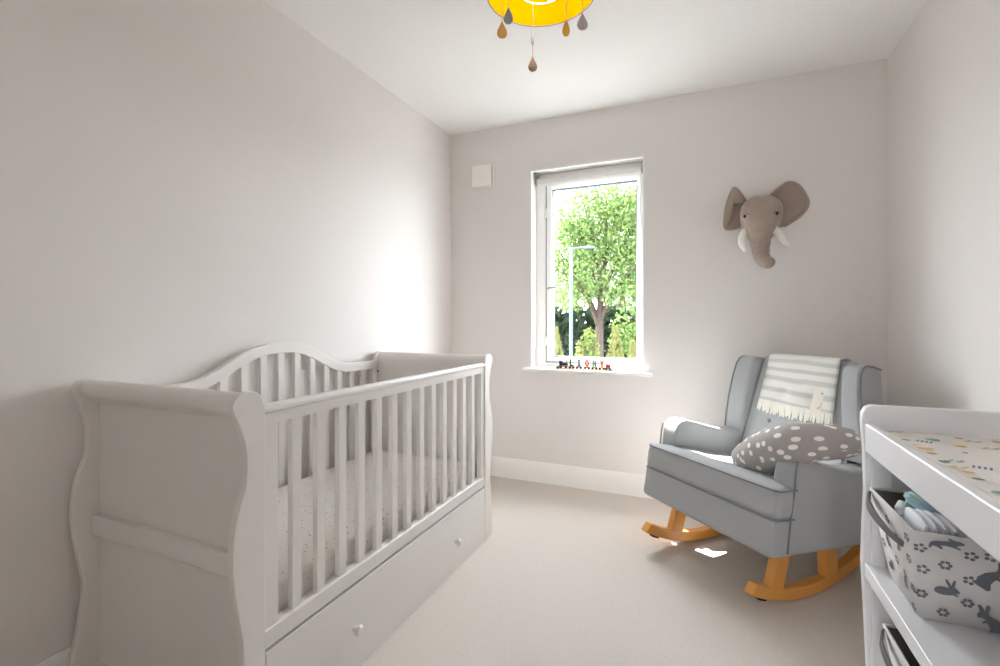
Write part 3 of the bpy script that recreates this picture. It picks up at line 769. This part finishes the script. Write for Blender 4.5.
def sheet(name, out_pts, ctr, thick, ms, depth, cup):
    bm = B(); P = [tuple(p) for p in smoothpts(out_pts+[out_pts[0]], 5)][:-1]; n = len(P)
    rings = []
    for lvl in range(6):
        s = 1-lvl/5*.92
        rings.append([(ctr[0]+(x-ctr[0])*s, depth(ctr[0]+(x-ctr[0])*s, ctr[1]+(z-ctr[1])*s)+cup*(1-s*s), ctr[1]+(z-ctr[1])*s) for x, z in P])
    L = loft(bm, rings, cap=False); bm.faces.new(L[-1])
    for f in bm.faces: f.material_index = 0
    o = obj(name, bm, ms, el, smooth='all'); md = o.modifiers.new('thick', 'SOLIDIFY'); md.thickness = thick; md.offset = 0
    return o
rear = [(.40+(x-.40)*.95-.004, 1.68+(z-1.68)*.93-.003) for x, z in [(.305, 1.735), (.345, 1.772), (.380, 1.797), (.408, 1.802), (.440, 1.782), (.462, 1.750), (.487, 1.690), (.480, 1.650), (.455, 1.615), (.415, 1.585), (.375, 1.560), (.345, 1.565), (.325, 1.62), (.32, 1.68)]]
e1 = sheet('ear', rear, (.40, 1.69), .012, M_earin, lambda x, z: 2.885-.02*math.sin(max(0, min(1, (x-.31)/.18))*math.pi*.5), .025)
bm = B(); P = smoothpts([(x, z) for x, z in rear[:11]], 5)
tube(bm, [(p[0], 2.883-.02*math.sin(max(0, min(1, (p[0]-.31)/.18))*math.pi*.5)-.002, p[1]) for p in P], .0085, 8); obj('ear_edge', bm, M_ele, e1, smooth='all')
lear = [(.218, 1.715), (.180, 1.755), (.150, 1.792), (.130, 1.792), (.112, 1.750), (.096, 1.690), (.090, 1.635), (.090, 1.590), (.105, 1.570), (.150, 1.575), (.190, 1.60), (.205, 1.66)]
e2 = sheet('ear', lear, (.15, 1.68), .012, M_ele, lambda x, z: 2.895+.03*(x-.09)/.13, .020)
fl = [(.205, 1.712), (.180, 1.752), (.150, 1.795), (.132, 1.793), (.116, 1.752), (.101, 1.695), (.095, 1.640), (.088, 1.588), (.108, 1.60), (.124, 1.66), (.148, 1.745), (.172, 1.725)]
bm = B(); P = [tuple(p) for p in smoothpts(fl+[fl[0]], 4)][:-1]; cx, cz = .128, 1.70
rings = []
for s, dy in ((1, 0), (.85, -.012), (.6, -.018), (.25, -.020)):
    rings.append([(cx+(x-cx)*s, 2.880+dy+.02*(x-.09)/.13, cz+(z-cz)*s) for x, z in P])
L = loft(bm, rings, cap=False); bm.faces.new(L[-1]); o = obj('ear_fold', bm, M_earin, e2, smooth='all'); md = o.modifiers.new('thick', 'SOLIDIFY'); md.thickness = .010; md.offset = 0
for pts in ([(.196, 2.822, 1.545), (.178, 2.800, 1.520), (.170, 2.782, 1.490), (.172, 2.765, 1.460), (.184, 2.752, 1.436)], [(.322, 2.822, 1.545), (.341, 2.800, 1.518), (.352, 2.785, 1.490), (.362, 2.772, 1.466), (.378, 2.762, 1.448)]):
    bm = B(); tube(bm, smoothpts(pts, 3), [.022*(1-.55*(k/12)**1.6) for k in range(13)], 12); ball(bm, pts[-1], .0105, 10); obj('tusk', bm, M_tusk, el, smooth='all')
for x in (.186, .329):
    y = skin(x, 1.618)
    bm = B(); ball(bm, (x, y-.001, 1.618), .0085, 12); obj('eye', bm, M_eye, el)
    bm = B(); tube(bm, [(x+d, skin(x+d, 1.619+dz)-.001, 1.619+dz) for d, dz in ((-.017, 0), (-.009, .009), (0, .013), (.009, .009), (.017, 0))], [.003, .0055, .0065, .0055, .003], 8); obj('eyelid', bm, M_ele, el, smooth='all')
for z in (1.50, 1.475, 1.45, 1.428):
    bm = B(); tube(bm, [(x, skin(x, z+.004*abs(x-.256)/.03)-.0005, z+.004*abs(x-.256)/.03) for x in [.256+.034*k/6 for k in range(-6, 7)]], [.0012+.0026*(1-abs(k)/6) for k in range(-6, 7)], 8); obj('trunk_fold', bm, M_ele, el, smooth='all')

# ------------------------------------------------------------------ pendant lamp
LX, LY, LZ, LR = -.45, 1.34, 2.05, .164
pdn = empty('pendant_lamp', (LX, LY, H), label='yellow drum ceiling lampshade hung with felt raindrops', cat='lamp')
M_yel = translucent('yellow_shade', (204, 170, 0), .5); M_rim = mat('shade_trim', (150, 128, 104), .7); M_str = mat('drop_string', (226, 196, 150), .8)
bm = B(); n = 64
rings = [[(LX+r*math.cos(2*math.pi*k/n), LY+r*math.sin(2*math.pi*k/n), z) for k in range(n)] for r, z in ((LR, LZ), (LR, LZ+.05), (LR, LZ+.215), (LR-.002, LZ+.215), (LR-.002, LZ+.05), (LR-.002, LZ))]
rings.append(rings[0]); loft(bm, rings, cap=False); obj('lamp_shade', bm, M_yel, pdn, smooth=True)
bm = B(); circ = [(LX+LR*math.cos(2*math.pi*k/n), LY+LR*math.sin(2*math.pi*k/n), LZ) for k in range(n+1)]; tube(bm, circ, .0022, 8, cap=False); obj('shade_rim', bm, M_rim, pdn, smooth='all')
bm = B(); r_ = .070; circ = [(LX+r_*math.cos(2*math.pi*k/n), LY+r_*math.sin(2*math.pi*k/n), LZ+.012) for k in range(n+1)]; tube(bm, circ, .0018, 8, cap=False)
for a in (90, 210, 330):
    c, s = math.cos(R(a)), math.sin(R(a)); tube(bm, [(LX+r_*c, LY+r_*s, LZ+.012), (LX+.02*c, LY+.02*s, LZ+.150)], .0018, 6)
    tube(bm, [(LX+.02*c, LY+.02*s, LZ+.150), (LX+LR*c, LY+LR*s, LZ+.20)], .0018, 6)
obj('fitting_ring', bm, M_white, pdn, smooth='all')
bm = B(); lathe(bm, [(.018, 0), (.020, .01), (.020, .055), (.012, .065)], (LX, LY, LZ+.14), 16); obj('bulb_holder', bm, M_white, pdn, smooth=True)
bm = B(); lathe(bm, [(.004, -.065), (.018, -.06), (.028, -.042), (.029, -.028), (.022, -.008), (.014, .005), (.014, .012)], (LX, LY, LZ+.135), 20); obj('bulb', bm, mat('bulb_opal', (240, 238, 230), .3), pdn, smooth=True)
bl_ = bpy.data.lights.new('lamp_fill_light', 'POINT'); bl_.energy = LAMP_FILL; bl_.color = (1, .98, .99); bl_.shadow_soft_size = .03  # added fill inside the shade, lifts its yellow and the upper walls
bo = bpy.data.objects.new('lamp_fill_light', bl_); COL.objects.link(bo); bo.location = (LX, LY, LZ+.045)
bm = B(); tube(bm, [(LX, LY, LZ+.20), (LX, LY, H-.02)], .0035, 8); obj('flex', bm, M_white, pdn)
bm = B(); lathe(bm, [(.012, -.028), (.03, -.026), (.045, -.012), (.048, 0)], (LX, LY, H), 24); obj('ceiling_rose', bm, M_white, pdn, smooth=True)
drops = [  # anchor x,y,z ; bottom-centre z ; colour ; width
    (LX+LR*math.cos(R(248)), LY+LR*math.sin(R(248)), LZ, 1.869, (232, 180, 104), 1), (LX+LR*math.cos(R(256)), LY+LR*math.sin(R(256)), LZ, 1.898, (150, 152, 150), .9),
    (LX-.046, LY+.0527, LZ+.012, 1.873, (166, 138, 118), 1), (LX-.046, LY+.0527, LZ+.012, 1.955, (190, 190, 188), .32),
    (LX+LR*math.cos(R(312)), LY+LR*math.sin(R(312)), LZ, 1.850, (226, 170, 76), .72), (LX+LR*math.cos(R(331)), LY+LR*math.sin(R(331)), LZ, 1.882, (182, 170, 164), 1.05),
    (LX+LR*math.cos(R(20)), LY+LR*math.sin(R(20)), LZ, 1.99, (118, 120, 118), 1), (LX+LR*math.cos(R(200)), LY+LR*math.sin(R(200)), LZ, 1.99, (222, 164, 84), 1)]
for x, y, z, zc, c, w in drops[:6]:
    bm = B(); prof_ = [(.0005, .024), (.003, .017), (.0075, .008), (.012, -.001), (.0142, -.009), (.0132, -.016), (.009, -.022), (.003, -.0245)]
    vx = Vector((.92, .40, 0)); vy = Vector((-.40, .92, 0))
    rings = [[Vector((x, y, zc+zz))+vx*r*w*math.cos(2*math.pi*k/14)+vy*r*.55*math.sin(2*math.pi*k/14) for k in range(14)] for r, zz in prof_]
    loft(bm, rings); d = obj('felt_drop', bm, mat('felt', c, .95, .1, bump=.3, bscale=500), pdn, smooth='all')
    bm = B(); tube(bm, [(x, y, z), (x, y, zc+.023)], .0011, 6); obj('string', bm, M_str, d)

# ------------------------------------------------------------------ name train on the sill
M_wheel = mat('train_wheel', (52, 36, 30), .6); M_axle = mat('train_chassis', (160, 124, 84), .6)
def ty(x): return 2.998-(x+.854)*.10
tr = empty('train_track', (-.71, 2.98, WZ0), label='thin pale wooden track strip under the letter train on the sill', cat='toy track')
bm = B(); box(bm, -.880, -.545, 2.958, 2.996, WZ0, WZ0+.005); obj('track_strip', bm, mat('track_wood', (190, 150, 108), .6), tr, bevel=.001)
for x, c in ((-.892, (84, 80, 82)), (-.543, (176, 172, 168))):
    bm = B(); box(bm, x, x+.016, 2.955, 2.996, WZ0, WZ0+.012); box(bm, x+.002, x+.014, 2.966, 2.985, WZ0+.012, WZ0+.018); obj('end_stop', bm, mat('track_end', c, .6), tr, bevel=.0015)
ZC = WZ0+.005
def wheels(rt, x, y, w):
    for dx in (-w*.30, w*.30):
        for dy in (-.011, .011):
            bm = B(); lathe(bm, [(.0015, -.002), (.0068, -.002), (.0068, .002), (.0015, .002)], seg=12)
            bmesh.ops.transform(bm, matrix=Matrix.Translation((x+dx, y+dy, ZC+.0068)) @ Matrix.Rotation(R(90), 4, 'X'), verts=bm.verts[:]); obj('wheel', bm, M_wheel, rt)
    bm = B(); box(bm, x-w*.46, x+w*.46, y-.0085, y+.0085, ZC+.008, ZC+.0155); obj('chassis', bm, M_axle, rt, bevel=.001)
def glyph(bm, ch_, x, y, z, w, h):
    y0, y1 = y-.005, y+.005; t = w*.36
    X = lambda a: x+(a-.5)*w
    if ch_ == 'L': prism(bm, [(X(0), z), (X(1), z), (X(1), z+t), (X(0)+t, z+t), (X(0)+t, z+h), (X(0), z+h)], 'y', y0, y1)
    elif ch_ == 'I': prism(bm, [(X(.1), z), (X(.9), z), (X(.9), z+t*.7), (x+t/2, z+t*.7), (x+t/2, z+h-t*.7), (X(.9), z+h-t*.7), (X(.9), z+h), (X(.1), z+h), (X(.1), z+h-t*.7), (x-t/2, z+h-t*.7), (x-t/2, z+t*.7), (X(.1), z+t*.7)], 'y', y0, y1)
    elif ch_ == 'O':
        n_ = 20; o_ = [(x+w/2*math.cos(2*math.pi*k/n_), z+h/2+h/2*math.sin(2*math.pi*k/n_)) for k in range(n_)]; i_ = [(x+(w/2-t)*math.cos(2*math.pi*k/n_), z+h/2+(h/2-t)*math.sin(2*math.pi*k/n_)) for k in range(n_)]
        loft(bm, [[(a, y0, b) for a, b in o_], [(a, y1, b) for a, b in o_], [(a, y1, b) for a, b in i_], [(a, y0, b) for a, b in i_], [(a, y0, b) for a, b in o_]], cap=False)
    elif ch_ == 'N': prism(bm, [(X(0), z), (X(0)+t, z), (X(0)+t, z+h*.55), (X(1)-t, z), (X(1), z), (X(1), z+h), (X(1)-t, z+h), (X(1)-t, z+h*.45), (X(0)+t, z+h), (X(0), z+h)], 'y', y0, y1)
    elif ch_ == 'Y': prism(bm, [(x-t/2, z), (x+t/2, z), (x+t/2, z+h*.42), (X(1.05), z+h), (X(1.05)-t*1.1, z+h), (x, z+h*.62), (X(-.05)+t*1.1, z+h), (X(-.05), z+h), (x-t/2, z+h*.42)], 'y', y0, y1)
cars = [('L', -.794, (40, 92, 44), 'green letter L wagon'), ('I', -.746, (38, 66, 118), 'blue letter I wagon'), ('O', -.694, (170, 66, 40), 'orange letter O wagon'), ('N', -.647, (72, 138, 132), 'pale teal letter N wagon'), ('Y', -.600, (160, 42, 34), 'red letter Y wagon')]
for chx, x, c, lb in cars:
    rt = empty('letter_wagon', (x, 2.977, ZC), label=lb+' of the wooden train on the window sill', cat='toy wagon', group='letter wagons on the sill')
    wheels(rt, x, 2.977, .040); bm = B(); glyph(bm, chx, x, 2.977, ZC+.0155, .026, .043); obj('letter', bm, mat('letter_'+chx, c, .5), rt, bevel=.001)
rt = empty('toy_engine', (-.848, 2.977, ZC), label='navy wooden toy engine pulling the letters on the window sill', cat='toy engine'); x = -.848
wheels(rt, x, 2.977, .058); M_nav = mat('engine_navy', (34, 36, 56), .5)
bm = B(); box(bm, x-.027, x-.006, 2.967, 2.987, ZC+.0155, ZC+.042); box(bm, x-.030, x-.003, 2.965, 2.989, ZC+.042, ZC+.046); obj('cab', bm, M_nav, rt, bevel=.001)
bm = B(); tube(bm, [(x-.006, 2.977, ZC+.026), (x+.027, 2.977, ZC+.026)], .0095, 14); obj('boiler', bm, M_nav, rt)
bm = B(); lathe(bm, [(.003, 0), (.003, .010), (.005, .016), (.005, .017)], (x+.018, 2.977, ZC+.034), 12); obj('funnel', bm, mat('funnel_grey', (110, 110, 124), .5), rt)
rt = empty('toy_caboose', (-.562, 2.977, ZC), label='small red end wagon of the wooden train on the sill', cat='toy wagon'); x = -.562
wheels(rt, x, 2.977, .034); M_red = mat('caboose_red', (164, 56, 42), .5)
bm = B(); box(bm, x-.013, x+.013, 2.967, 2.987, ZC+.0155, ZC+.030); obj('wagon_body', bm, M_red, rt, bevel=.001)
bm = B(); prism(bm, [(x-.016, ZC+.030), (x+.016, ZC+.030), (x+.010, ZC+.037), (x-.010, ZC+.037)], 'y', 2.965, 2.989); obj('roof', bm, mat('caboose_roof', (184, 104, 78), .5), rt)

# ------------------------------------------------------------------ outside
GZ = -1.0
bm = B(); box(bm, -45, 30, 3.6, 60, GZ-.1, GZ); struct('ground', bm, mat('bounce_ground', (122, 121, 119), .95, .1, var=.12, vscale=3), 'unseen ground outside the window, its grey set to bounce light indoors')  # unseen ground, its grey chosen to bounce neutral light indoors
def foliage(bm, clumps, n, size, seed, mi=0):
    r = random.Random(seed)
    tot = sum(c[3]*c[4]*c[5] for c in clumps)
    for cx, cy, cz, rx, ry, rz in clumps:
        for _ in range(int(n*rx*ry*rz/tot)):
            while True:
                d = Vector((r.uniform(-1, 1), r.uniform(-1, 1), r.uniform(-1, 1)))
                if d.length < 1 and r.random() < .25+.75*d.length: break
            p = Vector((cx+d.x*rx, cy+d.y*ry, cz+d.z*rz)); s = size*r.uniform(.6, 1.3)
            a = Vector((r.gauss(0, 1), r.gauss(0, 1), r.gauss(0, .7))).normalized(); b = a.orthogonal().normalized()
            b = (Matrix.Rotation(r.uniform(0, 6.28), 3, a) @ b); c = a.cross(b)
            q = [p-b*s*.6, p-c*s*.34, p+b*s*.6, p+c*s*.34]
            bm.faces.new([bm.verts.new(v) for v in q]).material_index = mi
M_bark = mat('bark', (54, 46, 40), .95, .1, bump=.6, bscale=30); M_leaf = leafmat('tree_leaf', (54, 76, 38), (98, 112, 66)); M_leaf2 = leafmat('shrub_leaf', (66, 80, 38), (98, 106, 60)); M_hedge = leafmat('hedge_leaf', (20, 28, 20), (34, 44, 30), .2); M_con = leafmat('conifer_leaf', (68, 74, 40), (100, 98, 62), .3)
tree = empty('broadleaf_tree', (-2.95, 14, GZ), label='tall light-green leafy tree filling the window view', cat='tree')
bm = B(); r = random.Random(3)
tube(bm, smoothpts([(-2.90, 14, GZ), (-2.90, 14, .3), (-2.88, 14, 1.4), (-2.80, 14, 2.4), (-2.72, 14, 3.6), (-2.70, 14, 4.6)], 3), [.150-.0080*k for k in range(16)], 10)
obj('trunk', bm, M_bark, tree, smooth='all')
ends = [(-4.1, 13.7, 3.2, 1.0), (-3.8, 14.3, 4.2, 1.5), (-3.3, 13.4, 4.7, 2.0), (-2.2, 14.4, 4.8, 2.2), (-1.5, 13.6, 4.2, 1.6), (-1.2, 14.2, 3.2, 1.2), (-3.6, 13.2, 2.5, .8), (-1.8, 13.3, 2.6, 1.0), (-2.0, 13.9, 3.6, 1.4)]
for ex, ey, ez, z0 in ends:
    bm = B(); x0 = interp([GZ, 1.4, 2.4, 4.6], [-2.95, -2.88, -2.80, -2.70], z0)
    tube(bm, smoothpts([(x0, 14, z0), (x0+(ex-x0)*.4, 14+(ey-14)*.4, z0+(ez-z0)*.5), (ex, ey, ez)], 4), [.075, .068, .06, .052, .045, .037, .03, .022, .014], 7); obj('branch', bm, M_bark, tree, smooth='all')
bm = B()
cl_ = [(-2.85, 14, 3.9, 1.35, 1.1, 1.15), (-3.75, 14, 3.3, .95, .9, .9), (-1.6, 14, 3.7, 1.3, 1.1, 1.25), (-3.9, 14.2, 2.3, .85, .8, .75), (-1.5, 14, 2.4, 1.0, .9, .9), (-2.8, 13.6, 2.5, 1.2, .8, .8), (-3.3, 13.4, 4.1, .8, .7, .8), (-2.1, 13.5, 4.4, .95, .8, .75), (-3.5, 13.4, 1.75, .7, .6, .45), (-1.9, 13.3, 1.7, .8, .6, .5)]
foliage(bm, cl_, 15000, .10, 11); o = obj('leaves', bm, M_leaf, tree); o['kind'] = 'stuff'
for nm, x, y, z, rx, ry, rz, mm, n, sz, lb, cat in (
    ('shrub', -2.90, 12.4, -.12, .33, .3, .92, M_leaf2, 700, .11, 'yellow-green shrub in front of the big tree trunk', 'shrub'),
    ('shrub', -1.27, 16.1, .5, 1.8, .6, 1.5, M_leaf, 2600, .15, 'rounded mid-green shrub at the right of the window view', 'shrub')):
    rt = empty(nm, (x, y, GZ), label=lb, cat=cat)
    bm = B()
    for k in range(5): tube(bm, [(x, y, GZ), (x+rng.uniform(-.3, .3)*rx, y+rng.uniform(-.3, .3), z), (x+rng.uniform(-.8, .8)*rx, y+rng.uniform(-.5, .5)*ry, z+rz*.7)], [.03, .02, .01], 6)
    obj('stem', bm, M_bark, rt); bm = B(); foliage(bm, [(x, y, z, rx, ry, rz), (x+.3*rx, y, z+.4*rz, rx*.7, ry*.7, rz*.7), (x-.4*rx, y, z-.2*rz, rx*.6, ry*.6, rz*.6)], n, sz, 5+n); o = obj('leaves', bm, mm, rt); o['kind'] = 'stuff'
bt = empty('background_tree', (-3.4, 22, GZ), label='pale hazy tree behind the dark hedge and the big tree', cat='tree')
bm = B(); foliage(bm, [(-6.2, 22, 3.6, 2.0, 1.2, 2.2), (-3.8, 22.3, 4.2, 2.4, 1.2, 2.6), (-1.4, 22, 3.6, 2.2, 1.2, 2.4)], 4200, .30, 33); o = obj('leaves', bm, leafmat('hazy_leaf', (104, 118, 92), (146, 154, 130)), bt); o['kind'] = 'stuff'  # haze is put into the pale leaf colours
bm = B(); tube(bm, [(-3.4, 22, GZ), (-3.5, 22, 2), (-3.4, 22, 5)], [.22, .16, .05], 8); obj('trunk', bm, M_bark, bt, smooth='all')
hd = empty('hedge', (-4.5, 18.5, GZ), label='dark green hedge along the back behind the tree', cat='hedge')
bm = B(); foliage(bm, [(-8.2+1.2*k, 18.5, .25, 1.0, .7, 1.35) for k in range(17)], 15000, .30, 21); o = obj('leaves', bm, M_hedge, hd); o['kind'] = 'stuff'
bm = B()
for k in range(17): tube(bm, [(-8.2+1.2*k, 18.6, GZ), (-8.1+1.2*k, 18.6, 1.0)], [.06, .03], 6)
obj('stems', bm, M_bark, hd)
for x, y, h_, w, lb in ((-2.416, 8.0, 1.90, .50, 'small golden conifer left of the street lamp'), (-1.495, 8.6, 1.93, .50, 'small golden conifer in the middle below the tree trunk'), (-1.00, 7.2, 1.72, .36, 'small golden conifer nearest the right window edge')):
    rt = empty('conifer', (x, y, GZ), label=lb, cat='conifer'); bm = B(); r = random.Random(int(x*-1000))
    for k in range(800):
        t = r.random()**.8; rr = w*(1-t)*r.uniform(.6, 1.05)+.008; a = r.uniform(0, 6.28); z = GZ+.08+t*(h_-.08)
        p = Vector((x+rr*math.cos(a), y+rr*math.sin(a), z)); s = .07; d = Vector((math.cos(a)*.5, math.sin(a)*.5, 1)).normalized(); c = d.cross(Vector((-math.sin(a), math.cos(a), 0)))
        sd = Vector((-math.sin(a), math.cos(a), 0)); bm.faces.new([bm.verts.new(v) for v in (p-d*s, p+sd*s*.4, p+d*s*1.1, p-sd*s*.4)])
    o = obj('foliage', bm, M_con, rt); o['kind'] = 'stuff'
    bm = B(); tube(bm, [(x, y, GZ), (x, y, GZ+h_*.8)], [.03, .01], 6); obj('stem', bm, M_bark, rt)
sl = empty('street_lamp', (-2.95, 11, GZ), label='pale grey street lamp post in front of the tree outside', cat='street lamp')
M_post = mat('lamp_post_paint', (40, 48, 60), .5)
bm = B(); tube(bm, [(-2.95, 11, GZ), (-2.95, 11, 0), (-2.95, 11, 2.80)], [.050, .046, .040], 12); obj('pole', bm, M_post, sl, smooth=True)
bm = B(); tube(bm, [(-2.95, 11, 2.76), (-2.7, 11, 2.775), (-2.50, 11, 2.76)], [.022, .02, .018], 8); obj('arm', bm, M_post, sl, smooth=True)
bm = B(); prism(bm, [(-2.62, 2.73), (-2.36, 2.74), (-2.36, 2.77), (-2.55, 2.80), (-2.62, 2.79)], 'y', 10.92, 11.08); obj('lamp_head', bm, M_post, sl, bevel=.01)

# ------------------------------------------------------------------ light
w = bpy.data.worlds.new('sky'); SC.world = w; w.use_nodes = True
bg = w.node_tree.nodes['Background']; bg.inputs[0].default_value = (.88, .925, 1, 1); bg.inputs[1].default_value = WORLD
sd = bpy.data.lights.new('sun', 'SUN'); sd.energy = SUN; sd.angle = R(.53); sd.color = (1, .985, .985)
so = bpy.data.objects.new('sun', sd); COL.objects.link(so)
el_, d_ = R(44), Vector((1.12, -1, 0)).normalized()
so.rotation_euler = Vector((d_.x*math.cos(el_), d_.y*math.cos(el_), -math.sin(el_))).to_track_quat('-Z', 'Y').to_euler(); so.location = (-3, 6, 5)
def portal(x, y, z, sx, sz, rot):
    ld = bpy.data.lights.new('portal', 'AREA'); ld.shape = 'RECTANGLE'; ld.size = sx; ld.size_y = sz; ld.cycles.is_portal = True
    lo = bpy.data.objects.new('portal', ld); COL.objects.link(lo); lo.location = (x, y, z); lo.rotation_euler = rot
portal((WX0+WX1)/2, YO+.01, (WZ0+WZ1)/2, WX1-WX0+.02, WZ1-WZ0+.02, (R(-90), 0, 0))
portal(SLITX+.04, YF-.13, 1.015, .08, 2.03, (R(90), 0, 0))

# ------------------------------------------------------------------ camera
cd = bpy.data.cameras.new('camera'); cd.sensor_width = 36; cd.lens = 473.5/1000*36; cd.shift_y = -.0135; cd.clip_start = .01
co = bpy.data.objects.new('camera', cd); COL.objects.link(co); co.location = (0, 0, 1.0765); co.rotation_euler = (R(90), 0, R(23.55)); SC.camera = co
SC.view_settings.view_transform = 'Standard'; SC.view_settings.look = 'None'; SC.view_settings.gamma = 1; SC.view_settings.use_curve_mapping = False
SC.view_settings.exposure = EXPO
cy = SC.cycles
cy.use_denoising = True; cy.max_bounces = 16; cy.diffuse_bounces = 12; cy.transparent_max_bounces = 12; cy.sample_clamp_indirect = 8; cy.caustics_reflective = False; cy.caustics_refractive = False
